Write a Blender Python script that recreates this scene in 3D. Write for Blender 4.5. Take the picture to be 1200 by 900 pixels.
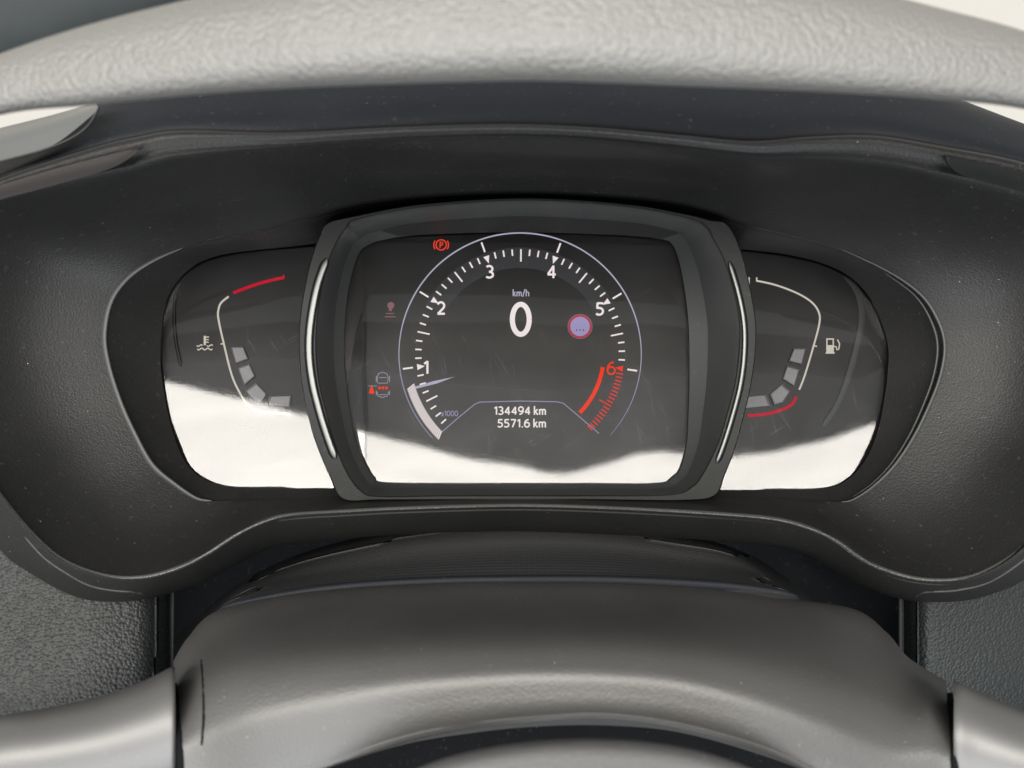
import bpy, math, random
from mathutils import Vector, Matrix
R = math.radians
random.seed(7)
sc = bpy.context.scene
for o in list(bpy.data.objects): bpy.data.objects.remove(o)

# ------------------------------------------------------------------ camera
PITCH = 16.0
HFOV = 64.0
K = 2*math.tan(R(HFOV/2))/1200.0
CAM = Vector((0, 0, 1.05))
FW = Vector((0, math.cos(R(PITCH)), -math.sin(R(PITCH))))
UP = Vector((0, math.sin(R(PITCH)), math.cos(R(PITCH))))
RT = Vector((1, 0, 0))
cd = bpy.data.cameras.new('camera'); cam = bpy.data.objects.new('camera', cd)
sc.collection.objects.link(cam)
cam.location = CAM; cam.rotation_euler = (R(90-PITCH), 0, 0)
cd.sensor_width = 36; cd.lens = 18/math.tan(R(HFOV/2)); cd.clip_start = 0.01; cd.clip_end = 100
cd.dof.use_dof = True; cd.dof.focus_distance = 0.36; cd.dof.aperture_fstop = 9.5
sc.camera = cam

# ------------------------------------------------------------------ daylight coming into the cabin
w = bpy.data.worlds.new('World'); sc.world = w; w.use_nodes = True
bg = w.node_tree.nodes['Background']
bg.inputs[0].default_value = (0.93, 0.97, 1.0, 1); bg.inputs[1].default_value = 0.40

LENS_C = CAM + FW*0.37
LAMP_TOP = 17.0        # angle of the window's top edge above the lens axis
def lamp(name, ang, dist, sx, sy, power, col, xoff=0.0):
    l = bpy.data.lights.new(name, 'AREA'); l.shape = 'RECTANGLE'; l.size = sx; l.size_y = sy
    l.energy = power; l.color = col
    o = bpy.data.objects.new(name, l); sc.collection.objects.link(o)
    d = (-FW*math.cos(R(ang)) + UP*math.sin(R(ang)))
    o.location = LENS_C + d*dist + RT*xoff
    o.rotation_euler = (LENS_C + RT*xoff - o.location).to_track_quat('-Z', 'Y').to_euler()
    return o
LD = 1.7; LH = 0.46
lamp('window_light', LAMP_TOP - math.degrees(math.atan(LH/2/LD)), LD, 3.5, LH, 92, (1.0, 0.955, 0.885), -0.55)
lamp('lap_bounce_light', -38, 1.0, 1.1, 0.6, 12, (0.95, 0.97, 1.0))

vs = sc.view_settings
vs.view_transform = 'Standard'; vs.look = 'None'; vs.exposure = 0.0; vs.gamma = 1.0

# ------------------------------------------------------------------ helpers
def S(px, py, d):
    return CAM + RT*((px-600)*K*d) + UP*((450-py)*K*d) + FW*d
def tag(o, label, cat=None, group=None, kind=None):
    o['label'] = label
    if cat: o['category'] = cat
    if group: o['group'] = group
    if kind: o['kind'] = kind
    return o
def thing(name, label, cat, loc, kind=None):
    o = bpy.data.objects.new(name, None); sc.collection.objects.link(o)
    o.location = loc; o.empty_display_size = 0.02
    if kind: o['kind'] = kind; o['label'] = label
    else: tag(o, label, cat)
    return o
def wloc(o):
    v = Vector((0, 0, 0))
    while o: v += o.location; o = o.parent
    return v
def obj(name, verts, faces, mat, parent=None, smooth=True, sharp=None, facing=False):
    off = wloc(parent) if parent else Vector((0, 0, 0))
    if parent is None:
        off = sum(verts, Vector((0,0,0)))/len(verts)
    if facing:   # turn faces towards the viewer side
        out = []
        for f in faces:
            a, b, c = verts[f[0]], verts[f[1]], verts[f[2]]
            n = (b-a).cross(c-a)
            if n.length < 1e-14 and len(f) > 3: n = (c-a).cross(verts[f[3]]-a)
            out.append(f if n.dot(FW) < 0 else tuple(reversed(f)))
        faces = out
    me = bpy.data.meshes.new(name)
    me.from_pydata([v-off for v in verts], [], faces); me.update()
    if smooth:
        me.shade_smooth()
        if sharp: me.set_sharp_from_angle(angle=R(sharp))
    me.materials.append(mat)
    o = bpy.data.objects.new(name, me); sc.collection.objects.link(o)
    if parent: o.parent = parent
    else: o.location = off
    return o
def cr(keys, n, closed):
    """Catmull-Rom through tuples, n samples a span"""
    out = []; N = len(keys); spans = N if closed else N-1
    for i in range(spans):
        if closed: p = [keys[(i+j-1) % N] for j in range(4)]
        else: p = [keys[min(max(i+j-1, 0), N-1)] for j in range(4)]
        for s in range(n):
            t = s/n; t2 = t*t; t3 = t2*t
            out.append(tuple(0.5*(2*b + (c-a)*t + (2*a-5*b+4*c-d)*t2 + (3*b-a-3*c+d)*t3) for a, b, c, d in zip(*p)))
    if not closed: out.append(tuple(keys[-1]))
    return out
def on_points(pts, r0, r1):
    pts = [p for p in pts if r0 < p[2] < r1]
    def f(x, y):
        q = sorted(((p[0]-x)**2+(p[1]-y)**2, p[2]) for p in pts)[:4]
        w = [1/(a+1) for a, _ in q]
        return sum(a*b[1] for a, b in zip(w, q))/sum(w)
    return f
def lerp(a, b, t): return tuple(x+(y-x)*t for x, y in zip(a, b))
def loft(rings, closed=True, cap=None):
    n = len(rings[0]); V = []; Fc = []
    for r in rings: V += r
    for i in range(len(rings)-1):
        for j in range(n if closed else n-1):
            k = (j+1) % n
            Fc.append((i*n+j, i*n+k, (i+1)*n+k, (i+1)*n+j))
    return V, Fc
def cross_smooth(rings, m, sharp_at=()):
    """subdivide between px rings with Catmull-Rom, keeping creases at ring ids in sharp_at"""
    out = []
    segs = []; cur = [0]
    for i in range(1, len(rings)):
        cur.append(i)
        if i in sharp_at: segs.append(cur); cur = [i]
    if len(cur) > 1: segs.append(cur)
    for si, sg in enumerate(segs):
        cols = [cr([rings[i][j] for i in sg], m, False) for j in range(len(rings[0]))]
        for a in range(len(cols[0])):
            if si > 0 and a == 0: continue
            out.append([c[a] for c in cols])
    return out
def W(ring): return [S(*p) for p in ring]

# ------------------------------------------------------------------ materials
def nt(name):
    m = bpy.data.materials.new(name); m.use_nodes = True
    return m, m.node_tree.nodes, m.node_tree.links, m.node_tree.nodes['Principled BSDF']
def setc(b, col, rough, spec=0.5, metal=0.0):
    b.inputs['Base Color'].default_value = (*col, 1); b.inputs['Roughness'].default_value = rough
    b.inputs['Specular IOR Level'].default_value = spec; b.inputs['Metallic'].default_value = metal
def math_(N, L, op, a, b=None):
    n = N.new('ShaderNodeMath'); n.operation = op
    for i, v in enumerate((a, b)):
        if v is None: continue
        if isinstance(v, (int, float)): n.inputs[i].default_value = v
        else: L.new(v, n.inputs[i])
    return n.outputs[0]
def plastic(name, col, rough, spec=0.5, grain=1400, gstr=0.12, dust=0.0, mottle=0.25, dust_scale=300, gdist=0.0004, dustcol=(0.42, 0.41, 0.38)):
    m, N, L, b = nt(name); setc(b, col, rough, spec)
    tc = N.new('ShaderNodeTexCoord').outputs['Object']
    nz = N.new('ShaderNodeTexNoise'); nz.inputs['Scale'].default_value = grain; nz.inputs['Detail'].default_value = 2
    L.new(tc, nz.inputs['Vector'])
    bp = N.new('ShaderNodeBump'); bp.inputs['Strength'].default_value = gstr; bp.inputs['Distance'].default_value = gdist
    L.new(nz.outputs['Fac'], bp.inputs['Height']); L.new(bp.outputs[0], b.inputs['Normal'])
    n2 = N.new('ShaderNodeTexNoise'); n2.inputs['Scale'].default_value = 28; n2.inputs['Detail'].default_value = 5
    L.new(tc, n2.inputs['Vector'])
    mr = N.new('ShaderNodeMapRange'); mr.inputs[3].default_value = 1-mottle; mr.inputs[4].default_value = 1+mottle
    L.new(n2.outputs['Fac'], mr.inputs[0])
    mx = N.new('ShaderNodeMix'); mx.data_type = 'RGBA'; mx.blend_type = 'MULTIPLY'; mx.inputs[0].default_value = 1
    mx.inputs[6].default_value = (*col, 1)
    L.new(mr.outputs[0], mx.inputs[7])
    L.new(math_(N, L, 'MULTIPLY', mr.outputs[0], rough), b.inputs['Roughness'])
    colout = mx.outputs[2]
    if dust > 0:
        vo = N.new('ShaderNodeTexVoronoi'); vo.inputs['Scale'].default_value = dust_scale; L.new(tc, vo.inputs['Vector'])
        sep = N.new('ShaderNodeSeparateColor'); L.new(vo.outputs['Color'], sep.inputs[0])
        rad = math_(N, L, 'MULTIPLY', sep.outputs[1], 0.085)
        near = math_(N, L, 'LESS_THAN', vo.outputs['Distance'], rad)
        dm = N.new('ShaderNodeTexNoise'); dm.inputs['Scale'].default_value = 22; dm.inputs['Detail'].default_value = 3; L.new(tc, dm.inputs['Vector'])
        dr = N.new('ShaderNodeMapRange'); dr.inputs[1].default_value = 0.45; dr.inputs[2].default_value = 0.72; dr.inputs[3].default_value = 0.04; dr.inputs[4].default_value = dust
        L.new(dm.outputs['Fac'], dr.inputs[0])
        sel = math_(N, L, 'LESS_THAN', sep.outputs[0], dr.outputs[0])
        fac = math_(N, L, 'MULTIPLY', near, sel)
        # fine film of dust
        n3 = N.new('ShaderNodeTexNoise'); n3.inputs['Scale'].default_value = 420; n3.inputs['Detail'].default_value = 6; n3.inputs['Roughness'].default_value = 0.75
        L.new(tc, n3.inputs['Vector'])
        film = N.new('ShaderNodeMapRange'); film.inputs[1].default_value = 0.60; film.inputs[2].default_value = 0.80; film.inputs[3].default_value = 0; film.inputs[4].default_value = 0.14
        L.new(n3.outputs['Fac'], film.inputs[0])
        fac2 = math_(N, L, 'MAXIMUM', math_(N, L, 'MULTIPLY', fac, 0.8), film.outputs[0])
        mx2 = N.new('ShaderNodeMix'); mx2.data_type = 'RGBA'
        L.new(fac2, mx2.inputs[0]); L.new(colout, mx2.inputs[6]); mx2.inputs[7].default_value = (*dustcol, 1)
        colout = mx2.outputs[2]
    L.new(colout, b.inputs['Base Color'])
    return m
def leather(name, col, rough, scale, strength, dist=0.0008, spec=0.5, feat='SMOOTH_F1'):
    m, N, L, b = nt(name); setc(b, col, rough, spec)
    tc = N.new('ShaderNodeTexCoord').outputs['Object']
    nz = N.new('ShaderNodeTexNoise'); nz.inputs['Scale'].default_value = scale*0.9; L.new(tc, nz.inputs['Vector'])
    va = N.new('ShaderNodeVectorMath'); va.operation = 'SCALE'; va.inputs[3].default_value = 0.35/scale
    L.new(nz.outputs['Color'], va.inputs[0])
    ad = N.new('ShaderNodeVectorMath'); ad.operation = 'ADD'; L.new(tc, ad.inputs[0]); L.new(va.outputs[0], ad.inputs[1])
    vo = N.new('ShaderNodeTexVoronoi'); vo.feature = feat; vo.inputs['Scale'].default_value = scale
    if feat != 'F1': vo.inputs['Smoothness'].default_value = 0.35
    L.new(ad.outputs[0], vo.inputs['Vector'])
    h = math_(N, L, 'SUBTRACT', 1.0, vo.outputs['Distance'])
    n2 = N.new('ShaderNodeTexNoise'); n2.inputs['Scale'].default_value = scale*5; L.new(tc, n2.inputs['Vector'])
    h2 = math_(N, L, 'ADD', h, math_(N, L, 'MULTIPLY', n2.outputs['Fac'], 0.12))
    bp = N.new('ShaderNodeBump'); bp.inputs['Strength'].default_value = strength; bp.inputs['Distance'].default_value = dist
    L.new(h2, bp.inputs['Height']); L.new(bp.outputs[0], b.inputs['Normal'])
    return m
def emit(name, col, s):
    m, N, L, b = nt(name); N.remove(b)
    e = N.new('ShaderNodeEmission'); e.inputs[0].default_value = (*col, 1); e.inputs[1].default_value = s
    L.new(e.outputs[0], N['Material Output'].inputs[0]); return m
def simple(name, col, rough, spec=0.5, metal=0.0):
    m, N, L, b = nt(name); setc(b, col, rough, spec, metal); return m
def lens_material():
    m, N, L, b = nt('clear_lens'); N.remove(b)
    tc = N.new('ShaderNodeTexCoord').outputs['Object']
    fr = N.new('ShaderNodeFresnel'); fr.inputs[0].default_value = 1.60
    tr = N.new('ShaderNodeBsdfTransparent'); tr.inputs[0].default_value = (0.93, 0.93, 0.93, 1)
    gl = N.new('ShaderNodeBsdfGlossy'); gl.inputs['Roughness'].default_value = 0.035
    # smudges break the gloss a little
    sm = N.new('ShaderNodeTexNoise'); sm.inputs['Scale'].default_value = 45; sm.inputs['Detail'].default_value = 6; sm.inputs['Distortion'].default_value = 1.2
    L.new(tc, sm.inputs['Vector'])
    mr = N.new('ShaderNodeMapRange'); mr.inputs[1].default_value = 0.45; mr.inputs[2].default_value = 0.75; mr.inputs[3].default_value = 0.0; mr.inputs[4].default_value = 1.0
    L.new(sm.outputs['Fac'], mr.inputs[0])
    m1 = N.new('ShaderNodeMixShader'); L.new(fr.outputs[0], m1.inputs[0]); L.new(tr.outputs[0], m1.inputs[1]); L.new(gl.outputs[0], m1.inputs[2])
    # streaky gloss colour: tone streaks of the white reflection put in
    mpw = N.new('ShaderNodeMapping'); mpw.inputs['Scale'].default_value = (12, 12, 60); mpw.inputs['Rotation'].default_value = (0, R(9), 0); L.new(tc, mpw.inputs['Vector'])
    wn = N.new('ShaderNodeTexNoise'); wn.inputs['Scale'].default_value = 1; wn.inputs['Detail'].default_value = 4; wn.inputs['Distortion'].default_value = 0.8; L.new(mpw.outputs[0], wn.inputs['Vector'])
    wr = N.new('ShaderNodeMapRange'); wr.inputs[1].default_value = 0.3; wr.inputs[2].default_value = 0.7; wr.inputs[3].default_value = 0.80; wr.inputs[4].default_value = 1.0
    L.new(wn.outputs['Fac'], wr.inputs[0]); cg = N.new('ShaderNodeCombineColor')
    for i in range(3): L.new(wr.outputs[0], cg.inputs[i])
    L.new(cg.outputs[0], gl.inputs[0])
    # hairline scratches
    tot = None
    for ang, sx, sy, off, thr in ((35, 2600, 28, 0.0, 0.71), (-62, 2300, 24, 3.3, 0.72), (8, 2500, 34, 7.1, 0.72)):
        mp = N.new('ShaderNodeMapping'); mp.inputs['Rotation'].default_value = (R(15), R(ang), 0); mp.inputs['Location'].default_value = (off, off, 0)
        mp.inputs['Scale'].default_value = (sx, 20, sy)
        mp0 = N.new('ShaderNodeMapping'); mp0.inputs['Rotation'].default_value = (0, R(ang), 0); L.new(tc, mp0.inputs['Vector'])
        mp.inputs['Rotation'].default_value = (0, 0, 0); L.new(mp0.outputs[0], mp.inputs['Vector'])
        nz = N.new('ShaderNodeTexNoise'); nz.inputs['Scale'].default_value = 1; nz.inputs['Detail'].default_value = 1; L.new(mp.outputs[0], nz.inputs['Vector'])
        s = N.new('ShaderNodeMapRange'); s.inputs[1].default_value = thr; s.inputs[2].default_value = thr+0.05; L.new(nz.outputs['Fac'], s.inputs[0])
        tot = s.outputs[0] if tot is None else math_(N, L, 'MAXIMUM', tot, s.outputs[0])
    sc_f = math_(N, L, 'MULTIPLY', tot, mr.outputs[0])
    df = N.new('ShaderNodeBsdfGlossy'); df.inputs['Roughness'].default_value = 0.42; df.inputs[0].default_value = (0.75, 0.78, 0.82, 1)
    f2 = math_(N, L, 'ADD', math_(N, L, 'MULTIPLY', sc_f, 0.055), math_(N, L, 'MULTIPLY', mr.outputs[0], 0.002))
    m2 = N.new('ShaderNodeMixShader'); L.new(f2, m2.inputs[0]); L.new(m1.outputs[0], m2.inputs[1]); L.new(df.outputs[0], m2.inputs[2])
    L.new(m2.outputs[0], N['Material Output'].inputs[0])
    return m
def weave_material():
    m, N, L, b = nt('woven_boot'); setc(b, (0.030, 0.031, 0.033), 0.55, 0.45)
    tc = N.new('ShaderNodeTexCoord').outputs['Object']
    sx = N.new('ShaderNodeSeparateXYZ'); L.new(tc, sx.inputs[0])
    k = 2*math.pi/0.0019
    a = math_(N, L, 'ADD', sx.outputs[0], math_(N, L, 'MULTIPLY', sx.outputs[1], 0.36))
    c = math_(N, L, 'SUBTRACT', sx.outputs[0], math_(N, L, 'MULTIPLY', sx.outputs[1], 0.36))
    s1 = math_(N, L, 'SINE', math_(N, L, 'MULTIPLY', a, k)); s2 = math_(N, L, 'SINE', math_(N, L, 'MULTIPLY', c, k))
    h = math_(N, L, 'MULTIPLY', s1, s2)
    bp = N.new('ShaderNodeBump'); bp.inputs['Strength'].default_value = 0.4; bp.inputs['Distance'].default_value = 0.0003
    L.new(h, bp.inputs['Height']); L.new(bp.outputs[0], b.inputs['Normal'])
    return m

M_shell = plastic('shell_plastic', (0.0145, 0.0146, 0.0146), 0.47, 0.32, 1300, 0.45, 0.55, 0.25, 420)
M_hood = plastic('hood_plastic', (0.009, 0.0105, 0.014), 0.6, 0.2, 1500, 0.2, 0.05)
M_bezel = plastic('bezel_plastic', (0.0105, 0.0115, 0.0115), 0.55, 0.22, 1700, 0.2, 0.10, 0.1)
M_wall = plastic('recess_plastic', (0.034, 0.037, 0.037), 0.45, 0.5, 1700, 0.08, 0.05, 0.15)
M_cover = plastic('cover_plastic', (0.046, 0.0452, 0.044), 0.49, 1.0, 1200, 0.34, 0.80, 0.14, 420)
M_stalk = plastic('stalk_plastic', (0.07, 0.069, 0.068), 0.46, 1.0, 900, 0.05, 0.08, 0.08)
M_hub = plastic('hub_plastic', (0.08, 0.08, 0.081), 0.6, 0.4, 1300, 0.5, 0.1, 0.15)
M_dark = plastic('gap_plastic', (0.0035, 0.004, 0.005), 0.8, 0.1, 1200, 0.1, 0.05)
M_chrome = simple('chrome', (0.12, 0.123, 0.12), 0.40, 0.5, 1.0)
M_inlay = plastic('inlay_plastic', (0.022, 0.018, 0.017), 0.5, 0.3, 1300, 0.05)
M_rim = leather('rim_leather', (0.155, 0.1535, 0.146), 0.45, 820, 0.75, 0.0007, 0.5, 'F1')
M_panelL = leather('panel_leather', (0.0155, 0.0178, 0.0178), 0.48, 720, 0.60, 0.0008, 0.36, 'F1')
M_face = plastic('gauge_face', (0.005, 0.005, 0.0055), 0.55, 0.3, 1500, 0.02, 0.0)
M_screen = plastic('screen_black', (0.005, 0.005, 0.005), 0.5, 0.3, 1500, 0.02, 0.0)
M_lens = lens_material()
M_boot = weave_material()
M_seg = plastic('segment_grey', (0.13, 0.13, 0.14), 0.4, 0.4, 1500, 0.02)
M_rib = plastic('rib_grey', (0.04, 0.042, 0.042), 0.6, 0.2, 1500, 0.1)
M_edge2 = plastic('soft_edge', (0.04, 0.042, 0.042), 0.5, 0.5, 1700, 0.15)  # paler than the shell: soft highlight on the recess edges put into the colour
M_edge = plastic('lip_highlight', (0.06, 0.059, 0.056), 0.34, 1.0, 1700, 0.2)  # paler, glossier strip: highlight along the lower lip put into the colour
E_white = emit('glow_white', (1.0, 0.90, 0.89), 0.95)
E_lav = emit('glow_lavender', (0.70, 0.66, 0.86), 0.66)
E_lavdim = emit('glow_dim_lavender', (0.50, 0.46, 0.66), 0.62)
E_grey = emit('glow_grey', (0.55, 0.52, 0.62), 0.62)
E_fine = emit('glow_fine', (0.5, 0.5, 0.55), 0.16)
E_red = emit('glow_red', (1.0, 0.055, 0.02), 0.95)
E_redd = emit('glow_tick_red', (0.9, 0.06, 0.04), 0.85)
E_crim = emit('glow_crimson', (0.75, 0.010, 0.035), 0.75)
E_pink = emit('glow_pink', (0.55, 0.27, 0.31), 0.45)
E_sign = emit('glow_sign', (0.48, 0.42, 0.72), 0.75)
E_ring = emit('glow_sign_ring', (0.62, 0.06, 0.10), 0.75)
E_cream = emit('glow_cream', (0.90, 0.84, 0.72), 0.72)
P_black = simple('print_black', (0.01, 0.01, 0.01), 0.6)

# ------------------------------------------------------------------ bright sky beyond the windscreen
V = []; Fc = []; NA, NE = 24, 8
for i in range(NE+1):
    el = R(-8+68*i/NE)
    for j in range(NA+1):
        az = R(-65+130*j/NA)
        V.append(CAM+6*Vector((math.sin(az)*math.cos(el), math.cos(az)*math.cos(el), math.sin(el))))
for i in range(NE):
    for j in range(NA):
        k = i*(NA+1)+j; Fc.append((k, k+1, k+NA+2, k+NA+1))
sky = obj('sky', V, Fc, emit('sky_white', (1.0, 0.955, 0.86), 0.88)); sky['kind'] = 'structure'; sky['label'] = 'hazy cream white sky beyond the windscreen'

# ------------------------------------------------------------------ shape of the lens (gently warped, leaning back)
PB = [(100, 425), (190, 447), (280, 468), (370, 492), (415, 508), (480, 522), (550, 540), (600, 545), (655, 557), (705, 547), (745, 534), (775, 531), (840, 538), (900, 533), (960, 521), (1035, 497), (1120, 470)]
def pb(x):
    if x <= PB[0][0]: return PB[0][1]+4
    for (a, ya), (b, yb) in zip(PB, PB[1:]):
        if x <= b:
            t = (x-a)/(b-a); t = t*t*(3-2*t)*0.5 + t*0.5
            return 447+(ya+(yb-ya)*t-447)*0.83
    return 447+(PB[-1][1]-447)*0.83
D0 = 0.37
_tt = {}
def tilt(x):
    k = round(x/4)
    if k not in _tt:
        a = sum(pb(k*4+i*5) for i in range(-3, 4))/7
        _tt[k] = LAMP_TOP/2 + 0.0369*(a-450)
    return _tt[k]
def tiltf(x):
    k = math.floor(x/4); f = x/4-k
    class _: pass
    a = _tt.get(k) if k in _tt else tilt(k*4); b = _tt.get(k+1) if k+1 in _tt else tilt((k+1)*4)
    return a+(b-a)*f
def dl(px, py, off=0.0):
    return D0 - (py-420)*K*D0*math.tan(R(tiltf(px))) + off

# ================================================================== INSTRUMENT CLUSTER
base = S(610, 640, 0.36)
cluster = thing('instrument_cluster', 'black plastic instrument cluster with lit digital speed display and two side gauges', 'instrument cluster', base)

L1 = [(610,147),(700,151),(800,160),(880,167),(950,162),(1025,161),(1100,173),(1200,193),(1270,225),(1310,300),(1315,400),(1290,510),(1245,595),(1200,647),(1159,673),(1121,683),(1076,682),(1034,671),(1004,656),(977,637),(951,624),(913,613),(857,607),(740,600),(610,596),(480,599),(400,603),(340,607),(310,615),(279,630),(245,652),(211,669),(170,680),(125,679),(75,662),(38,632),(0,586),(-45,520),(-80,420),(-80,320),(-55,240),(0,211),(107,176),(160,163),(213,155),(330,157),(450,151),(530,148)]
L2 = [(610,165),(700,169),(800,180),(880,190),(950,192),(1025,197),(1100,212),(1200,236),(1255,262),(1290,310),(1295,400),(1272,505),(1230,585),(1190,637),(1153,664),(1119,676),(1077,676),(1038,665),(1010,650),(983,631),(955,618),(915,607),(857,601),(740,595),(610,591),(480,594),(400,598),(338,602),(306,609),(274,624),(241,645),(208,662),(169,673),(128,672),(81,655),(45,626),(8,581),(-35,515),(-68,420),(-66,325),(-40,262),(0,240),(107,215),(160,203),(213,190),(330,178),(450,169),(530,166)]
L4 = [(610,228),(700,231),(800,240),(870,262),(930,276),(985,292),(1040,318),(1078,345),(1098,375),(1106,405),(1101,440),(1088,475),(1070,512),(1048,545),(1024,569),(1000,585),(985,588),(970,588),(955,587),(940,586),(925,585),(905,584),(857,583),(740,582),(610,580),(480,582),(400,583),(340,584),(318,585),(300,586),(285,586),(265,587),(248,587),(230,584),(205,568),(178,545),(158,510),(140,470),(126,425),(122,390),(130,352),(150,325),(180,305),(215,290),(260,277),(340,262),(420,240),(520,230)]
L5 = [(610,272),(700,274),(800,282),(870,292),(920,298),(965,309),(998,326),(1020,350),(1033,375),(1041,405),(1040,440),(1036,470),(1030,500),(1020,528),(1007,549),(992,563),(978,570),(965,573),(950,574),(935,574),(920,574),(900,574),(857,574),(740,574),(610,574),(480,573),(400,572),(340,572),(318,572),(300,572),(285,572),(270,571),(255,568),(240,562),(226,552),(214,536),(203,508),(194,470),(188,425),(188,390),(193,358),(205,333),(225,313),(245,303),(275,296),(340,289),(420,280),(520,274)]
# lower / outer edge of the lip (front band), and its top side where it becomes the hood
L0 = [(610,118),(700,120),(800,126),(880,132),(950,128),(1025,130),(1100,145),(1200,170),(1290,205),(1335,290),(1342,400),(1315,520),(1260,620),(1205,676),(1160,697),(1121,705),(1070,704),(1034,695),(1004,682),(972,664),(948,650),(912,640),(857,634),(740,627),(610,622),(480,625),(400,631),(340,637),(308,645),(277,660),(252,673),(227,686),(175,701),(132,705),(85,698),(30,668),(-5,638),(-70,550),(-108,425),(-106,315),(-80,225),(0,196),(107,156),(160,143),(213,132),(330,128),(450,121),(530,119)]
NK = len(L1)
def is_top(i): return i <= 8 or i >= 40
def topw(i):      # 1 on the hood, 0 on the bottom
    if i <= 7 or i >= 41: return 1.0
    if i in (8, 40): return 0.8
    if i in (9, 39): return 0.55
    if i in (10, 38): return 0.3
    return 0.0
rA, r0, r1, r1b, r2, r3, r4, r4b, r4c, r5 = ([] for _ in range(10))
for i in range(NK):
    t = topw(i); x1, y1 = L1[i]; x2, y2 = L2[i]; x4, y4 = L4[i]; x5, y5 = L5[i]; x0, y0 = L0[i]
    d1 = 0.300*(1-t)+0.288*t; d2 = 0.303*(1-t)+0.292*t
    cx, cy = 610, 420
    if t > 0.5: rA.append((x1, y1+6, 0.312))
    else: rA.append((x0+(cx-x0)*0.02, y0+(cy-y0)*0.03, 0.36))
    r0.append((x0*(1-t)+x1*t, y0*(1-t)+(y1-1.5)*t, 0.326*(1-t)+0.297*t))
    r1.append((x1, y1, d1))
    r1b.append((*lerp((x1, y1), (x2, y2), 0.5), d1+(d2-d1)*0.25))
    r2.append((x2, y2, d2))
    m3 = lerp((x2, y2), (x4, y4), 0.5)
    r3.append((*m3, d2+(0.343-d2)*0.62))
    r4.append((x4, y4, 0.344))
    q = lerp((x4, y4), (x5, y5), 0.06); r4b.append((*q, 0.3475))
    q = lerp((x4, y4), (x5, y5), 0.10); r4c.append((*q, 0.3485))
    r5.append((x5, y5, dl(x5, y5, -0.0012)))
NS = 7
rings = [cr(r, NS, True) for r in (rA, r0, r1, r1b, r2, r3, r4, r4b, r4c, r5)]
px_rings = cross_smooth(rings, 5, sharp_at=(6, 8))
V, Fc = loft([W(r) for r in px_rings])
shell = obj('shell', V, Fc, M_shell, cluster, sharp=35)

HT = [41,42,43,44,45,46,47,0,1,2,3,4,5,6,7]
HY = [188,124,108,97,86,76,70,68,70,77,86,90,95,111,147]
h0 = [(L1[i][0], L1[i][1]+8, 0.302) for i in HT]
h1 = [(L1[i][0], L1[i][1]-3, 0.296) for i in HT]
h2 = [(L1[i][0], L1[i][1]*0.55+y*0.45, 0.300) for i, y in zip(HT, HY)]
h3 = [(L1[i][0], y, 0.318) for i, y in zip(HT, HY)]
h4 = [(L1[i][0], y+6, 0.36) for i, y in zip(HT, HY)]
h5 = [(L1[i][0], y+60, 0.55) for i, y in zip(HT, HY)]
for h, ex in ((h0, 40), (h1, 36), (h2, 36), (h3, 36), (h4, 36), (h5, 36)):
    h.insert(0, (-90, h[0][1]+ex, h[0][2])); h.append((1300, h[-1][1]+ex, h[-1][2]))
rr = cross_smooth([cr(h, 6, False) for h in (h0, h1, h2, h3, h4, h5)], 5)
V, Fc = loft([W(r) for r in rr], closed=False)
hood = obj('hood', V, Fc, M_hood, cluster, sharp=50)
# inlay strips let into the lip
def strip_surface(name, upper, lower, mat, parent, n=8, th=0.002, label=None):
    a = cr(upper, n, False); b = cr(lower, n, False)
    mid = [lerp(p, q, 0.5) for p, q in zip(a, b)]
    back = [(p[0], p[1], p[2]+th) for p in a]; back2 = [(p[0], p[1], p[2]+th) for p in b]
    V, Fc = loft([W(back), W(a), W([(m[0], m[1], m[2]-0.0004) for m in mid]), W(b), W(back2)], closed=False)
    o = obj(name, V, Fc, mat, parent, sharp=40)
    if label: o['label'] = label
    return o
strip_surface('inlay', [(-40,229,.2845),(0,217,.2845),(60,199,.2845),(128,181,.2850),(167,171,.2855)], [(-40,248,.2855),(0,234,.2855),(60,218,.2855),(133,196,.2855),(168,172,.2856)], M_inlay, shell, label='brown black tapered inlay strip in the lip')
strip_surface('inlay', [(1106,181,.2850),(1150,191,.2850),(1200,201,.2850),(1250,213,.2850)], [(1107,182,.2851),(1125,204,.2855),(1200,226,.2855),(1250,243,.2855)], M_bezel, shell, label='dark tapered inlay strip in the lip')

def edge_bead(ids, wpx, off, mat, h):
    c = [lerp(L4[i], L5[i], off) for i in ids]
    bead('recess_edge', c, wpx, lambda x, y: 0.3437+off*0.02, mat, shell, h=h, n=6, endt=0.25)
LIP = [(*lerp(L1[i], L2[i], 0.35),) for i in range(11, 39)]
# gauge backing plate behind all lenses
def patch(outline, dfun, rings_n, centre, n=4, close_back=None):
    o = cr(outline, n, True)
    rs = []
    for i in range(rings_n+1):
        s = 1-i/rings_n*0.999
        rs.append([(centre[0]+(p[0]-centre[0])*s, centre[1]+(p[1]-centre[1])*s) for p in o])
    rr = [[S(x, y, dfun(x, y)) for x, y in r] for r in rs]
    if close_back:
        rr = [[S(x, y, dfun(x, y)+close_back) for x, y in rs[0]]] + rr
    return loft(rr)
left_out = [(420,284),(370,288),(300,293),(245,304),(210,326),(193,358),(188,395),(189,430),(194,470),(203,508),(214,536),(226,552),(240,562),(258,569),(280,572),(330,572),(420,572),(425,430)]
right_out = [(820,287),(870,293),(920,299),(965,310),(998,327),(1020,351),(1033,376),(1041,405),(1040,440),(1036,470),(1030,500),(1020,528),(1007,549),(992,563),(975,571),(950,574),(900,574),(820,574),(815,430)]
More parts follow.
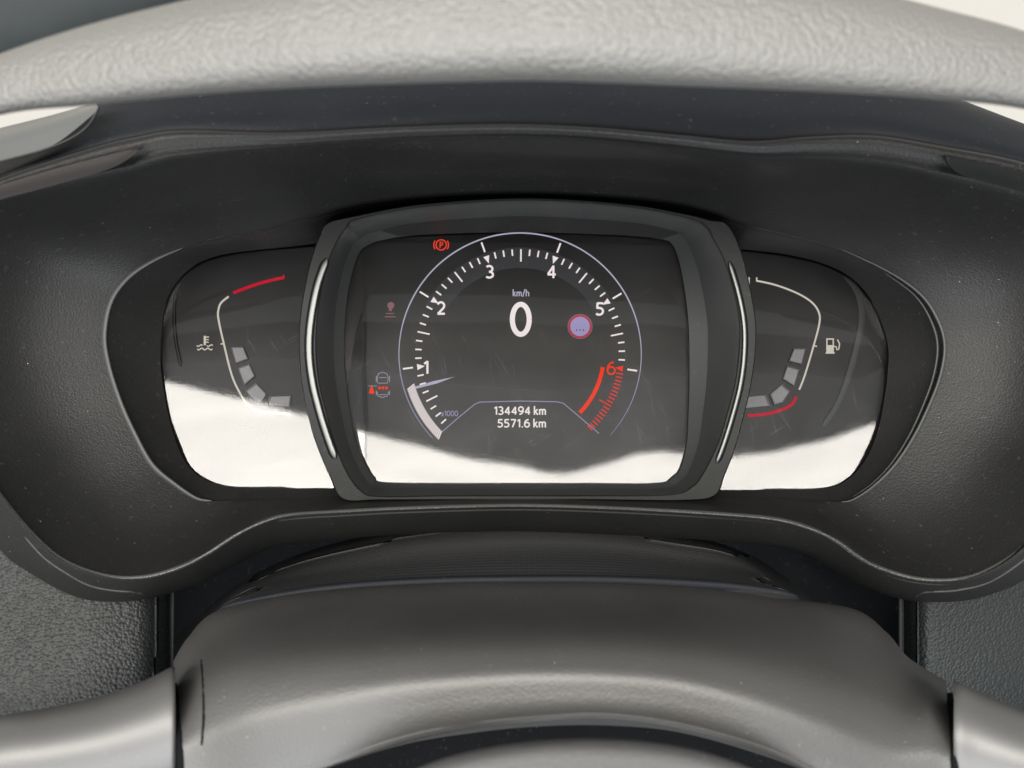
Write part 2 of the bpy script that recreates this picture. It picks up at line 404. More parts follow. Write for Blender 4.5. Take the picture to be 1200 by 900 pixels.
disp_out = [(615,272),(734,276),(778,281),(788,287),(794,300),(799,320),(804,350),(807,380),(808,412),(808,450),(807,483),(805,519),(798,548),(788,560),(770,567),(690,567),(615,567),(530,567),(450,566),(438,560),(430,548),(417,519),(410,483),(405,448),(403,412),(404,377),(408,341),(415,312),(422,295),(432,287),(450,281),(496,275)]
FACE = 0.0035
def grow(o, c, s): return [(c[0]+(x-c[0])*s, c[1]+(y-c[1])*s) for x, y in o]
temp_gauge = None
def gauge(name, outline, centre):
    V, Fc = patch(grow(outline, centre, 1.04), lambda x, y: dl(x, y, FACE), 14, centre, 4)
    g = obj(name, V, Fc, M_face, cluster, facing=True)
    V, Fc = patch(grow(outline, centre, 1.01), lambda x, y: dl(x, y, 0), 40, centre, 6, close_back=0.0025)
    l = obj('lens', V, Fc, M_lens, g, facing=True); l['label'] = 'scratched clear lens mirroring bright daylight along its foot'
    return g
temp_gauge = gauge('temperature_gauge', left_out, (305, 430))
fuel_gauge = gauge('fuel_gauge', right_out, (930, 430))
V, Fc = patch(grow(disp_out, (607, 420), 1.03), lambda x, y: dl(x, y, FACE), 14, (607, 420), 4)
display = obj('digital_display', V, Fc, M_screen, cluster, facing=True)
V, Fc = patch(grow(disp_out, (607, 420), 1.006), lambda x, y: dl(x, y, 0), 60, (607, 420), 8, close_back=0.0025)
lens = obj('lens', V, Fc, M_lens, display, facing=True); lens['label'] = 'scratched clear lens mirroring bright daylight along its foot'

# ---- bezel round the display
inner = [(615,235.5),(734,243),(805,256),(826,266),(836,282),(848,305),(859,341),(866,377),(865.5,412),(861,448),(852,483),(841,519),(823.5,554),(810,570),(785,580),(700,580),(615,580),(530,580),(445,581),(425,576),(407.5,554),(393,519),(383,483),(374.5,448),(371,412),(372,377),(377,341),(386,305),(397,280),(406,268),(420,257),(496,243)]
outer = [(615,232),(734,239),(805,251),(832,257),(853,263),(869,295),(880,341),(886,380),(885,416),(880,452),(872,487),(862,524),(849,558),(838,581),(800,586),(700,586),(615,586),(530,586),(445,586),(402,585),(387,560),(370,519),(360,483),(353,448),(350.5,412),(351,377),(356,341),(364,305),(374,277),(383,262),(412,254),(496,239)]
def bd(y): return 0.334 - (y-410)*0.00002
qa = [(x, y, bd(y)+0.034) for x, y in outer]
qb = [(x+(608-x)*-0.000, y, bd(y)+0.002) for x, y in outer]
qc = [(*lerp(o_, i_, 0.06 if abs(o_[0]-i_[0]) > 9 else 0.2), bd(o_[1])) for o_, i_ in zip(outer, inner)]
qd = [(*lerp(o_, i_, 0.93 if abs(o_[0]-i_[0]) > 9 else 0.7), bd(o_[1])) for o_, i_ in zip(outer, inner)]
qe = [(x, y, bd(y)+0.0012) for x, y in inner]
rs = [cr(r, 8, True) for r in (qa, qb, qc, qd, qe)]
V, Fc = loft([W(r) for r in rs])
bezel = obj('bezel', V, Fc, M_bezel, cluster, sharp=25)
# recess wall from the bezel's inner edge down to the lens
disp_c = disp_out
w0 = [(x, y, bd(y)+0.0012) for x, y in inner]
w1 = [(*lerp(a, b, 0.10), bd(a[1])+0.004) for a, b in zip(inner, disp_c)]
w2 = [(*lerp(a, b, 0.60), lerp((bd(a[1]),), (dl(*b),), 0.80)[0]) for a, b in zip(inner, disp_c)]
w2b = [(*lerp(a, b, 0.63), lerp((bd(a[1]),), (dl(*b),), 0.83)[0]) for a, b in zip(inner, disp_c)]
w3 = [(*b, dl(*b, -0.0004)) for a, b in zip(inner, disp_c)]
w4 = [(*b, dl(*b, 0.003)) for a, b in zip(inner, disp_c)]
rs = [cr(r, 8, True) for r in (w0, w1, w2, w2b, w3, w4)]
V, Fc = loft([W(r) for r in rs])
wall = obj('recess_wall', V, Fc, M_wall, bezel, sharp=18)

def bead(name, path, wpx, d, mat, parent, taper=True, h=0.0014, n=8, endt=0.05):
    """raised rounded strip along a px path on a surface at depth d(x,y)"""
    c = cr(path, n, False); N = len(c); prof = 7
    cols = []
    for i, p in enumerate(c):
        a = c[max(i-1, 0)]; b = c[min(i+1, N-1)]
        tx, ty = b[0]-a[0], b[1]-a[1]; l = math.hypot(tx, ty); nx, ny = -ty/l, tx/l
        s = i/(N-1); e = min(1.0, (min(s, 1-s)/endt)**0.5) if taper else 1.0
        ww = wpx*max(e, 0.05)/2
        cols.append([(p[0]+nx*ww*math.cos(math.pi*k/(prof-1)), p[1]+ny*ww*math.cos(math.pi*k/(prof-1)), d(p[0], p[1])-h*e*math.sin(math.pi*k/(prof-1))) for k in range(prof)])
    V, Fc = loft([W(r) for r in cols], closed=False)
    return obj(name, V, Fc, mat, parent, sharp=60)
stripL = [(383.4,302),(372,334),(364,376),(362,412),(366,448),(374.5,483),(383.5,512),(393,538)]
stripR = [(854.5,305.6),(865,341),(872,377),(872.6,412),(868.5,448),(860,483),(849,519),(840,543)]
bead('channel', stripL, 11, lambda x, y: bd(y)-0.0001, M_dark, bezel, h=0.0004)
bead('chrome_strip', stripL, 7.5, lambda x, y: bd(y)-0.0006, M_chrome, bezel, h=0.0005)
bead('channel', stripR, 8, lambda x, y: bd(y)-0.0001, M_dark, bezel, h=0.0004)
bead('chrome_strip', stripR, 5, lambda x, y: bd(y)-0.0006, M_chrome, bezel, h=0.0005)

edge_bead([32,33,34,35,36,37,38,39,40,41,42,43], 7, 0.0, M_edge2, 0.0010)
edge_bead([5,6,7,8,9,10,11,12,13,14,15,16], 4.5, -0.02, M_edge2, 0.0012)
edge_bead([6,7,8,9,10,11,12,13,14,15], 3.5, 0.11, M_edge2, 0.0012)

bead('lip_edge', LIP, 8, lambda x, y: 0.3016, M_edge, shell, h=0.0013, endt=0.1)
ld_ = on_points([p for r in px_rings for p in r], 0.299, 0.327)
bead('lip_groove', [(28,628),(52,654),(78,672),(104,686),(132,692),(160,694),(171,698)], 2.5, ld_, M_edge2, shell, h=0.0006, n=4)
bead('lip_groove', [(1072,700),(1084,694),(1120,692),(1160,682),(1200,656),(1225,630)], 2.5, ld_, M_edge2, shell, h=0.0006, n=4)

# ---- flat print and lit graphics -------------------------------------------------
def flat(name, polys, mat, parent, lift=0.0):
    """polys: list of px polygons, or (verts, faces)"""
    V = []; Fc = []
    for q, p in enumerate(polys):
        k = len(V); V += [S(x, y, dl(x, y, FACE-0.0003-lift-0.000012*(q % 4))) for x, y in p]; Fc.append(tuple(range(k, k+len(p))))
    return obj(name, V, Fc, mat, parent, smooth=False, facing=True)
def stroke(path, wd, closed=False):
    """quads along a px polyline"""
    N = len(path); L_, R_ = [], []
    for i, p in enumerate(path):
        if closed: a = path[i-1]; b = path[(i+1) % N]
        else: a = path[max(i-1, 0)]; b = path[min(i+1, N-1)]
        tx, ty = b[0]-a[0], b[1]-a[1]; l = math.hypot(tx, ty) or 1; nx, ny = -ty/l, tx/l
        ww = wd(i/(N-1)) if callable(wd) else wd
        L_.append((p[0]+nx*ww/2, p[1]+ny*ww/2)); R_.append((p[0]-nx*ww/2, p[1]-ny*ww/2))
    out = []
    for i in range(N if closed else N-1):
        j = (i+1) % N; out.append([L_[i], L_[j], R_[j], R_[i]])
    return out
def disc(cx, cy, r, n=28): return [(cx+r*math.cos(2*math.pi*i/n), cy+r*math.sin(2*math.pi*i/n)) for i in range(n)]
def arc(cx, cy, r, a0, a1, n=40):   # degrees clockwise from the top
    return [(cx+r*math.sin(R(a0+(a1-a0)*i/n)), cy-r*math.cos(R(a0+(a1-a0)*i/n))) for i in range(n+1)]
def el(cx, cy, rx, ry, a0, a1, n=18): return [(cx+rx*math.cos(R(a0+(a1-a0)*i/n)), cy+ry*math.sin(R(a0+(a1-a0)*i/n))) for i in range(n+1)]
six = [el(.28,.33,.27,.27,0,360,24), [(.012,.34),(.02,.50),(.07,.68),(.17,.83),(.30,.91),(.47,.94)]]
GL = {
 '0': (.60, [el(.30,.5,.29,.44,0,360,32)]),
 '1': (.30, [[(.0,.76),(.24,.95)], [(.24,.98),(.24,.02)]]),
 '2': (.56, [el(.26,.68,.25,.26,160,-35)+[(.34,.38),(.04,.08)], [(.0,.07),(.56,.07)]]),
 '3': (.54, [el(.22,.72,.25,.22,140,-92), el(.22,.28,.29,.22,92,-140)]),
 '4': (.62, [[(.44,.02),(.44,.97)], [(.46,.95),(.03,.32)], [(.0,.30),(.62,.30)]]),
 '5': (.54, [[(.52,.93),(.08,.93)], [(.09,.96),(.07,.52)], el(.21,.32,.29,.26,118,-140)]),
 '6': (.57, six),
 '7': (.56, [[(.0,.93),(.56,.93)], [(.54,.95),(.18,.02)]]),
 '9': (.57, [[(.56-x, 1-y) for x, y in p] for p in six]),
 'k': (.42, [[(.02,.0),(.02,1.05)], [(.38,.66),(.04,.34)], [(.12,.40),(.42,.0)]]),
 'm': (.74, [[(.02,.0),(.02,.68)], el(.19,.44,.17,.20,180,0,10)+[(.36,.0)], el(.53,.44,.17,.20,180,0,10)+[(.70,.0)]]),
 'h': (.44, [[(.02,.0),(.02,1.05)], el(.22,.44,.20,.20,180,0,10)+[(.42,.0)]]),
 '/': (.34, [[(.0,-.08),(.34,1.05)]]),
 'x': (.42, [[(.0,.68),(.42,.0)], [(.42,.68),(.0,.0)]]),
 '.': (.12, [[(.06,.0),(.06,.14)]]),
 'P': (.48, [[(.03,.0),(.03,.98)], [(.03,.93),(.22,.93)]+el(.22,.69,.24,.24,90,-90,12)+[(.03,.45)]]),
 ' ': (.10, []),
}
def text(name, s_, cx, cy, height, mat, parent, width=None, bold=0.13, lift=0.0):
    x = 0; strokes = []
    for ch in s_:
        wd, st = GL[ch]
        strokes += [[(x+a, b) for a, b in p] for p in st]
        x += wd+0.19
    tw = x-0.19
    sy = height; sx = width/tw if width else height
    polys = []
    for p in strokes:
        polys += stroke([(cx+(a-tw/2)*sx, cy-(b-0.5)*sy) for a, b in p], bold*height)
    return flat(name, polys, mat, parent, lift)

CX, CY = 609.5, 415.0
def pol(r, a): return (CX+r*math.sin(R(a)), CY-r*math.cos(R(a)))
flat('outer_ring', stroke(arc(CX, CY, 142, -98, 98, 120), lambda t: 1.6*min(1, 0.55+2.5*min(t, 1-t))), E_lav, display)
flat('outer_ring', stroke(arc(CX, CY, 142, -134, -98, 20), lambda t: 0.8+0.7*t), E_lavdim, display)
flat('outer_ring', stroke(arc(CX, CY, 142, 98, 132, 20), lambda t: 1.3-0.8*t), E_lavdim, display)
def th(k): return -136.2 + 39.05*k
fine = []
for i in range(170):
    a = -62+124*i/169; fine += stroke([pol(101+6*abs(a)/62*0, a), pol(125, a)], 0.5)
o = flat('fine_tick_pattern', fine, E_fine, display, -0.0001); o['kind'] = 'stuff'
for e in range(0, 49):
    k = e/8
    if e == 0: continue
    a = th(k)
    if e % 8 == 0:
        red = e == 48
        flat('numeral_tick', stroke([pol(126.5 if not red else 127, a), pol(138.5, a)], 2.0), E_white, display)
        c = pol(117.5, a); d1 = pol(112.5, a)
        pt = (math.sin(R(a)), -math.cos(R(a))); nx, ny = -pt[1], pt[0]
        b = pol(121.5, a)
        flat('pointer_mark', [[d1, (b[0]+nx*3.6, b[1]+ny*3.6), (b[0]-nx*3.6, b[1]-ny*3.6)]], E_red if red else E_white, display)
    elif e < 48:
        lo = 108.5 if e % 8 == 4 else 115.5
        if k > 0.1: flat('tick', stroke([pol(lo, a), pol(123, a)], 1.8), E_white, display)
for i in range(18):
    a = th(6)+3.0+ (th(7)-th(6)-3.5)*i/17
    flat('red_tick', stroke([pol(107 if i == 9 else 115, a), pol(123, a)], 1.55), E_redd, display)
flat('red_zone_arc', stroke(arc(CX, CY, 98, 99, 134.5, 26), 4.6), E_red, display)
for s, x, y in (('1',499.5,430.5),('2',517,361),('3',574,318.5),('4',646.5,318.5),('5',703,362)):
    text('numeral', s, x, y, 15.5, E_white, display, bold=0.16)
text('numeral', '6', 716.3, 431.5, 16, E_red, display)
# rev bar of thin stripes, and needle
bars = []
for i in range(27):
    a = -135.5+28.5*i/26
    bars += stroke([pol(128.8, a+1.2), pol(138.4, a-0.6)], 1.65)
flat('rev_bar', bars, E_white, display)
flat('rev_needle', [[(485.5,453.2),(487.5,455.6),(512,449.4),(533,441.4),(509,446.4)]], E_lav, display, 0.0001)
text('scale_text', 'x1000', 527, 484.5, 6.5, E_lavdim, display, width=19, bold=0.16)
text('unit_text', 'km/h', 610.5, 343.3, 7.8, E_lav, display, width=18.5, bold=0.17)
text('speed_text', '0', 610.3, 374.2, 40, E_white, display, width=20.5, bold=0.15)
flat('odometer_frame', stroke([(518,506),(540,487),(556,474),(562,471.2),(610,470),(652,470.8),(660,472.5),(669,480),(702,508)], 1.2), E_lavdim, display)
text('odometer_text', '134494 km', 609.5, 481.2, 9.8, E_white, display, width=60, bold=0.17)
text('trip_text', '5571.6 km', 611.5, 496, 9.8, E_white, display, width=56, bold=0.17)
# speed sign symbol
flat('sign_rim', [disc(679.7, 382.6, 14.8)], E_pink, display)
flat('sign_ring', [disc(679.7, 382.6, 13.6)], E_ring, display, 0.0001)
flat('sign_disc', [disc(679.7, 382.6, 11.4)], E_sign, display, 0.0002)
flat('sign_dots', [disc(675.8+i*4, 386.8, 0.9, 8) for i in range(3)], P_black, display, 0.0003)
# parking brake lamp
br = stroke(arc(517, 287, 6.0, 0, 360, 28)[:-1], 1.3, True)
br += stroke(arc(517, 287, 8.6, 55, 125, 10), 1.3)+stroke(arc(517, 287, 8.6, 235, 305, 10), 1.3)
flat('brake_lamp', br, E_red, display)
text('brake_letter', 'P', 517.2, 287, 7.0, E_red, display, bold=0.17)
# pink lamp with two lines
pk = [disc(458, 358, 4.1, 18), [(456,361),(459.5,361),(459.5,364.5),(455.5,364.5)]]
pk += stroke([(452.3,367.4),(462,367.4)], 1.2)+stroke([(451,371.2),(463.5,371.2)], 1.3)
flat('warning_lamp', pk, E_pink, display)
# seat belt lamp: car outline seen from above, red row
co = stroke([(442,443),(443.5,438),(448.5,436.2),(453.5,438),(455,443),(454,449),(443,449),(442,443)], 0.9)
co += stroke([(444,442.5),(453,442.5)], 0.8)+stroke([(441,440.5),(441,448)], 1.0)+stroke([(456.5,440.5),(456.5,448)], 1.0)
co += stroke([(442,459),(443,464),(448.5,465.8),(454,464),(455.5,459)], 0.9)+stroke([(444.5,462.5),(453,462.5)], 0.8)+stroke([(432,452.3),(442,452.3)], 0.7)
co += stroke([(441,458),(441,463)], 1.0)+stroke([(456.5,458),(456.5,463)], 1.0)
flat('car_outline', co, E_grey, display)
flat('belt_lamp', [[(435.5,451.5),(437.2,455),(439,460.5),(436,461.8),(432.3,460.5),(433.8,455)]], E_red, display)
flat('seat_lamp', [disc(444.8+4.1*i, 454.6, 1.8, 10) for i in range(3)], E_red, display)

# ---- temperature gauge
flat('scale_line', stroke(cr([(268,347.5),(259,355),(255.8,364),(256,374),(262,401.5),(272,440.7),(283,464),(290,474),(298,480.5),(315,483.5),(340,485)], 6, False), 2.3)+stroke([(339,483),(339.5,489)], 1.6)+stroke([(258.5,403.2),(263,402.6)], 1.6), E_cream, temp_gauge)
flat('red_zone_arc', stroke(cr([(273.5,343.3),(287,338),(303,332.5),(320,328),(333,325.3)], 6, False), 3.6)+stroke([(332.6,322),(332.6,327)], 1.8), E_crim, temp_gauge)
def segment(poly, parent, mat):
    cx = sum(p[0] for p in poly)/len(poly); cy = sum(p[1] for p in poly)/len(poly)
    n = len(poly)
    lo = [S(x, y, dl(x, y, FACE)) for x, y in poly]
    hi = [S(cx+(x-cx)*0.93, cy+(y-cy)*0.93, dl(x, y, FACE-0.0012)) for x, y in poly]
    ins = [S(cx+(x-cx)*0.80, cy+(y-cy)*0.80, dl(x, y, FACE-0.0007)) for x, y in poly]
    V, Fc = loft([lo, hi, ins]); Fc.append(tuple(range(2*n, 3*n)))
    return obj('segment', V, Fc, mat, parent, smooth=False, facing=True)
for p in ([(269.6,406),(285,406),(291,421),(276,426.5)], [(278,431),(292,426),(299,441),(286,452)], [(287,458),(300,448),(313,462),(306,473),(297,471)], [(312,475),(316,464),(342,463),(340,478)]):
    segment(p, temp_gauge, M_seg)
def wave(x0, x1, y, amp, nper=2.5):
    return [(x0+(x1-x0)*i/24, y+amp*math.sin(2*math.pi*nper*i/24)) for i in range(25)]
flat('thermometer_icon', stroke([(240,393.5),(240,404.5)], 2.6)+stroke([(241,395),(245,395)], 1.3)+stroke([(241,398),(244.5,398)], 1.3)+stroke([(241,401),(244.5,401)], 1.3)+stroke(wave(230.5, 237.5, 405, 0.9, 1), 1.3)+stroke(wave(242.5, 249.5, 405, 0.9, 1), 1.3)+stroke(wave(231, 249, 409, 1.0), 1.4), E_cream, temp_gauge)
bead('trim_rib', [(215,325),(206,345),(204,372),(206,400),(212,430)], 4, lambda x, y: dl(x, y, FACE-0.0002), M_face, temp_gauge, h=0.001)

# ---- fuel gauge
flat('scale_line', stroke(cr([(886.8,329),(909,334),(934,343.5),(951,354),(959.5,366),(960,380),(951.5,412),(942.7,441),(936.6,456.7)], 6, False), 2.1)+stroke([(886.8,325),(886.8,330)], 1.6)+stroke([(877.5,325),(877.5,333.5)], 2.2)+stroke([(953.5,405),(957.5,406)], 1.5), E_cream, fuel_gauge)
flat('red_zone_arc', stroke(cr([(933,465),(927,474.5),(912.4,481.6),(895,485.5),(876,487.2)], 6, False), 3.4), E_crim, fuel_gauge)
def Z(pts): return [(820+x/2.8125, 270+y/2.8125) for x, y in pts]
for p in ([(310,388),(352,388),(337,443),(293,432)], [(288,445),(330,458),(312,515),(273,490)], [(270,505),(300,530),(275,568),(245,577),(230,540)], [(140,547),(220,540),(235,580),(140,590)]):
    segment(Z(p), fuel_gauge, M_seg)
pump = stroke(Z([(418,358),(440,358)]), 1.6)+stroke(Z([(419,356),(419,380)]), 1.5)+stroke(Z([(440,356),(440,380)]), 1.5)+[Z([(417,378),(442,378),(442,402),(417,402)])]+stroke(Z([(415,404),(445,404)]), 1.6)+stroke(Z([(442,382),(450,384),(452,394),(458,392),(461,374),(454,360)]), 1.5)
flat('pump_icon', pump, E_cream, fuel_gauge)
bead('trim_rib', Z([(478,148),(505,178),(524,215),(534,260),(533,300),(525,350),(500,450),(470,540),(440,600),(405,648)]), 8, lambda x, y: dl(x, y, FACE-0.0002), M_rib, fuel_gauge, h=0.0005)

# ================================================================== HOOD TRIM beside the cluster (end of the dashboard trim)
trim = thing('dashboard_trim', 'satin dark trim end with bright metal edge at upper left of cluster', 'trim', S(60, 160, 0.36))
strip_surface('trim_body', [(-60,166,.300),(0,150,.298),(60,135,.297),(112,120,.296)], [(-60,206,.291),(0,189,.291),(62,170,.291),(116,128,.2925)], simple('satin_metal', (0.42, 0.42, 0.41), 0.40, 0.5, 1.0), trim)
bead('metal_edge', [(-60,206),(0,189.5),(50,176),(85,161),(105,145),(116,126)], 3.0, lambda x, y: 0.2905, M_chrome, trim, taper=False, h=0.001)

# ================================================================== DASHBOARD
dash = thing('dashboard', 'grained dark dashboard around the instrument cluster', 'dashboard', S(600, 900, 0.46), kind='structure')
SHEETS = {}
def on_sheet(name, r0, r1): return on_points(SHEETS[name], r0, r1)
def sheet(keys_rows, n, m, mat, name, parent, sharp=None):
    rows = [cr(r, n, False) for r in keys_rows]
    cols = [cr([r[j] for r in rows], m, False) for j in range(len(rows[0]))]
    rr = [[c[i] for c in cols] for i in range(len(cols[0]))]
    V, Fc = loft([W(r) for r in rr], closed=False)
    SHEETS[name] = [p for r in rr for p in r]
    return obj(name, V, Fc, mat, parent, sharp=sharp, facing=True)
sheet([[(-420,500,.40),(200,500,.42),(600,500,.44),(1000,500,.42),(1620,500,.40)],
       [(-420,700,.42),(200,700,.44),(600,700,.46),(1000,700,.44),(1620,700,.42)],
       [(-420,900,.41),(200,900,.43),(600,900,.44),(1000,900,.43),(1620,900,.41)],
       [(-420,1300,.36),(200,1300,.36),(600,1300,.36),(1000,1300,.36),(1620,1300,.36)]], 4, 4, M_dark, 'lower_body', dash)
pl = sheet([[(-260,560,.345),(-80,560,.348),(60,560,.352),(140,560,.358),(180,560,.368),(199,560,.392)],
            [(-260,700,.335),(-80,700,.338),(60,700,.342),(140,700,.348),(180,700,.358),(199,700,.384)],
            [(-260,850,.325),(-80,850,.325),(60,850,.328),(140,850,.334),(180,850,.344),(199,850,.372)],
            [(-260,1050,.305),(-80,1050,.308),(60,1050,.312),(140,1050,.318),(180,1050,.33),(199,1050,.36)]], 8, 6, M_panelL, 'grained_panel', dash)
pl['label'] = 'grey green leather grained panel'
prr = sheet([[(x, y, d+(y-560)*0.00008) for x, d in ((1061,.372),(1078,.350),(1110,.346),(1200,.352),(1330,.372),(1500,.40))] for y in (560,700,850,1050)], 8, 6, M_panelL, 'grained_panel', dash)
prr['label'] = 'near black leather grained panel'
def seam(path, wpx, d, mat): return bead('seam_strip', path, wpx, lambda x, y: d, mat, dash, taper=False, h=0.0015)
seam([(203,640),(202,700),(201,800),(200,900)], 6, 0.368, M_bezel)
seam([(1056,640),(1056,700),(1056,800),(1056,900)], 7, 0.368, M_bezel)

# ================================================================== COLUMN: boot, cover, stalks
boot = thing('column_boot', 'dark woven fabric boot between cluster and steering column cover', 'boot', S(610, 720, 0.36))
B0 = [(190,760,.42),(300,672,.42),(440,625,.42),(610,606,.42),(780,622,.42),(900,662,.42),(1010,760,.42)]
B1 = [(225,790,.37),(282,690,.37),(430,640,.37),(610,622,.37),(780,635,.37),(890,668,.37),(985,790,.37)]
B2 = [(240,800,.34),(272,702,.34),(420,668,.34),(610,655,.34),(790,664,.34),(915,688,.34),(985,800,.34)]
B3 = [(240,810,.322),(258,713,.322),(410,688,.322),(610,680,.322),(800,684,.322),(936,700,.322),(1000,810,.322)]
B4 = [(240,830,.315),(256,730,.315),(410,700,.315),(610,694,.315),(800,698,.315),(945,714,.315),(1000,830,.315)]
sheet([B0, B1, B2, B3, B4], 12, 6, M_boot, 'woven_sleeve', boot)
bead('hem', [(258,714),(330,699),(410,688.5),(510,682.5),(610,680.5),(715,681),(800,684.5),(870,690),(936,700)], 12, lambda x, y: 0.319, M_hood, boot, h=0.0012)

cover = thing('steering_column_cover', 'dusty matte black plastic cover arching over the steering column', 'column cover', S(610, 900, 0.26))
C0 = [(203,775,.318),(221,746,.318),(254,716,.318),(330,698,.318),(420,688,.318),(520,683,.318),(615,682,.318),(715,683,.318),(810,688,.318),(905,699,.318),(998,713,.318),(1040,742,.318),(1064,770,.318),(1109,798,.318)]
C1 = [(205,800,.298),(228,762,.296),(275,731,.296),(345,717,.296),(430,708,.296),(525,704,.296),(615,703,.296),(715,704,.296),(810,709,.296),(900,720,.296),(985,736,.296),(1046,770,.296),(1078,790,.297),(1110,815,.298)]
C2 = [(206,835,0.267),(236,800,0.265),(288,775,0.263),(365,760,0.261),(450,751,0.26),(530,746,0.259),(615,743,0.259),(712,744,0.259),(803,750,0.26),(892,767,0.261),(975,793,0.263),(1048,825,0.265),(1090,830,0.266),(1112,845,0.267)]
C3 = [(208,870,0.2555),(240,850,0.2525),(298,828,0.2495),(372,810,0.2475),(453,795,0.2465),(535,786,0.2455),(618,781,0.2455),(710,782,0.2455),(798,790,0.2465),(888,812,0.2475),(970,842,0.2495),(1044,872,0.2525),(1092,872,0.2545),(1113,880,0.2555)]
C4 = [(209,905,0.253),(243,890,0.25),(308,872,0.247),(382,853,0.245),(463,832,0.244),(540,820,0.243),(619,814,0.243),(708,813,0.243),(796,822,0.244),(890,846,0.245),(965,876,0.247),(1038,908,0.25),(1095,905,0.252),(1114,912,0.253)]
C5 = [(211,950,0.2525),(247,935,0.2505),(320,915,0.2475),(394,889,0.2455),(475,863,0.2445),(545,849,0.2435),(620,841,0.2435),(706,837,0.2435),(795,848,0.2445),(893,875,0.2455),(960,905,0.2475),(1032,945,0.2505),(1097,940,0.2525),(1116,945,0.2525)]
C6 = [(211,956,0.2555),(247,941,0.2535),(320,922,0.2515),(394,896,0.2495),(475,870,0.2485),(545,856,0.2475),(620,848,0.2475),(706,844,0.2475),(795,855,0.2485),(893,882,0.2495),(960,912,0.2515),(1032,952,0.2535),(1097,947,0.2555),(1116,952,0.2555)]
C7 = [(211,956,.275),(247,941,.275),(320,922,.275),(394,896,.275),(475,872,.275),(545,860,.275),(620,852,.275),(706,850,.275),(795,858,.275),(893,885,.275),(960,912,.275),(1032,952,.275),(1097,947,.275),(1116,952,.275)]
for c_ in (C1, C2, C3, C4, C5, C6):
    c_[0] = (*c_[0][:2], c_[1][2]); c_[-1] = (*c_[-1][:2], c_[-2][2])
Cm = [(p[0], p[1]+12, p[2]+0.02) for p in C0]
sheet([Cm, C0, C1, C2, C3, C4, C5, C6, C7], 10, 6, M_cover, 'cover_shell', cover, sharp=50)
def cov_d(y0, d0, y1, d1): return lambda x, y: d0+(d1-d0)*(y-y0)/(y1-y0)
cd_ = on_sheet('cover_shell', 0.236, 0.317)
bead('slit', [(236,772),(238,800),(238.5,840),(236,875)], 3, lambda x, y: cd_(x, y)+0.0003, M_dark, cover, h=0.0008)
bead('shadow_gap', [(207,800),(209,815),(211,850),(212,930)], 9, lambda x, y: cd_(x, y)+0.0004, M_dark, cover, taper=False, h=0.001)
bead('shadow_gap', [(1112,812),(1114,825),(1117,860),(1121,930)], 9, lambda x, y: cd_(x, y)+0.0004, M_dark, cover, taper=False, h=0.001)
bead('edge_trim', [p[:2] for p in C5[2:11]], 3.0, lambda x, y: 0.2436+((x-650)/330)**2*0.004, M_stalk, cover, taper=True, h=0.0005)

def tube(name, axis, mat, parent, seg=40, n=10, sq=1.0):
    """axis keys: px, py, depth, half-height px, depth half-size"""
    c = cr(axis, n, False); rr = []
    for px, py, d, hp, hd in c:
        pw = lambda v: math.copysign(abs(v)**sq, v)
        rr.append([S(px, py-hp*pw(math.sin(2*math.pi*k/seg)), d-hd*pw(math.cos(2*math.pi*k/seg))) for k in range(seg)])
    V, Fc = loft(rr); ns = len(rr)
    Fc.append(tuple(range(seg))); Fc.append(tuple(reversed(range((ns-1)*seg, ns*seg))))
    return obj(name, V, Fc, mat, parent, sharp=40)
st1 = thing('indicator_stalk', 'dark grey control stalk flaring towards the left end of the column cover', 'stalk', S(100, 930, 0.27))
tube('stalk_body', [(-200,945,.262,62,.016),(-60,925,.264,66,.017),(0,908,.266,69,.018),(60,900,.268,71,.019),(120,890,.270,75,.020),(170,878,.272,81,.021),(198,870,.274,87,.022),(205,868,.275,86,.022)], M_stalk, st1)
st2 = thing('wiper_stalk', 'dark grey control stalk at the right end of the column cover', 'stalk', S(1200, 930, 0.27))
tube('stalk_body', [(1118,880,.275,83,.022),(1126,884,.274,84,.022),(1150,893,.272,81,.021),(1200,908,.268,75,.020),(1260,925,.264,70,.018),(1400,955,.262,66,.017)], M_stalk, st2)

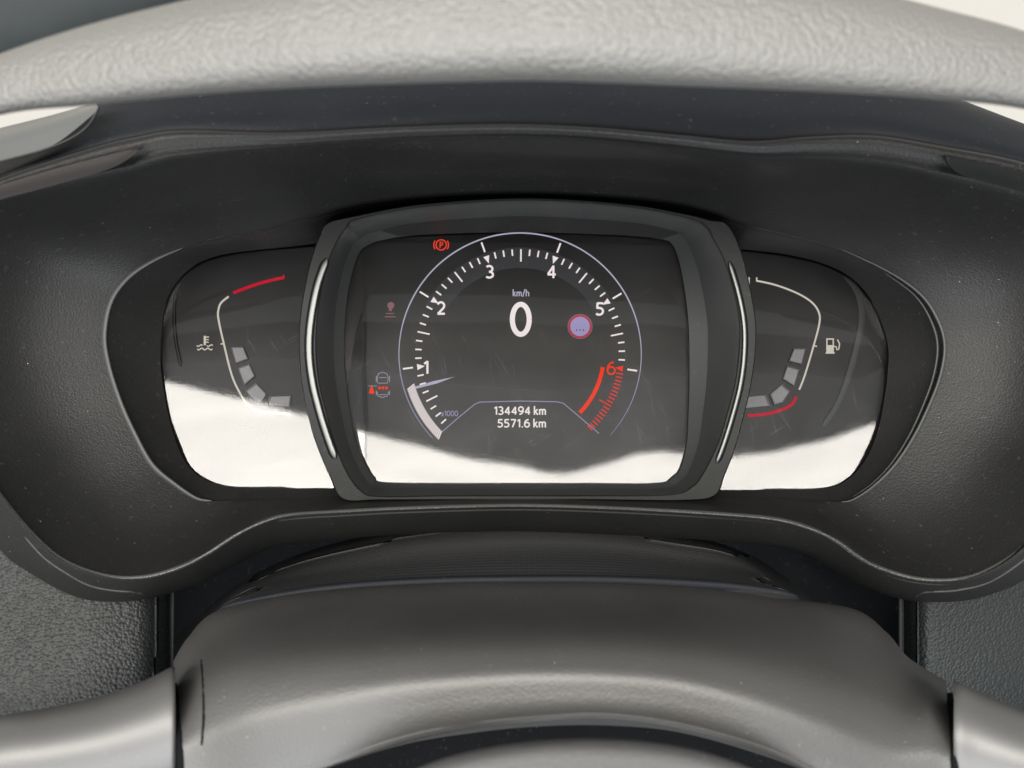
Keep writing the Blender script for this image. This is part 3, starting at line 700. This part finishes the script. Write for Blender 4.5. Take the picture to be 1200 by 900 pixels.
# ================================================================== STEERING WHEEL
wheel = thing('steering_wheel', 'steering wheel with pale lit grained leather rim across the top', 'steering wheel', S(610, 1000, 0.20))
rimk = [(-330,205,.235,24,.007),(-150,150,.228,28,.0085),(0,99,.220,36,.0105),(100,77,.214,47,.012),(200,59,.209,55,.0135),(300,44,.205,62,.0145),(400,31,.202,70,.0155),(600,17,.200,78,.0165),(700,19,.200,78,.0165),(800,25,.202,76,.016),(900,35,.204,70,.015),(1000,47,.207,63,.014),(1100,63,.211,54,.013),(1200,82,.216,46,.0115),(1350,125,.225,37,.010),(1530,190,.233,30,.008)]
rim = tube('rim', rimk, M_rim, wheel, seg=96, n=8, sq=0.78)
H0 = [(380,1000,.225),(440,930,.222),(500,897,.220),(560,879,.219),(640,868,.218),(720,867,.218),(800,876,.219),(870,897,.220),(930,930,.222),(990,1000,.225)]
H1 = [(382,1003,.213),(442,934,.210),(502,902,.208),(561,885,.207),(640,874,.206),(720,873,.206),(799,882,.207),(868,902,.208),(928,934,.210),(988,1003,.213)]
H2 = [(420,1050,.207),(470,980,.205),(525,945,.203),(575,925,.202),(645,915,.201),(715,915,.201),(785,922,.202),(845,945,.203),(900,980,.205),(950,1050,.207)]
H3 = [(480,1150,.195),(520,1100,.192),(560,1080,.190),(600,1070,.189),(650,1065,.188),(710,1065,.188),(760,1070,.189),(800,1080,.190),(840,1100,.192),(880,1150,.195)]
Hm = [(p[0], p[1]+10, p[2]+0.02) for p in H0]
sheet([Hm, H0, H1, H2, H3], 8, 5, M_hub, 'hub_pad', wheel, sharp=50)

# ================================================================== pillar in the upper left
pil = thing('windscreen_pillar', 'blurred dark grey pillar trim beyond the rim at upper left', 'pillar', S(60, 120, 0.9))
P = []
for (px, py, d, hw, hd) in [(-700,260,.80,110,.05),(-300,70,.88,115,.05),(100,-70,.96,120,.05),(500,-200,1.04,120,.05)]:
    P.append((px, py, d, hw, hd))
tube('pillar_trim', P, plastic('pillar_trim', (0.045, 0.053, 0.056), 0.7, 0.3, 400, 0.05), pil, seg=32, n=8)
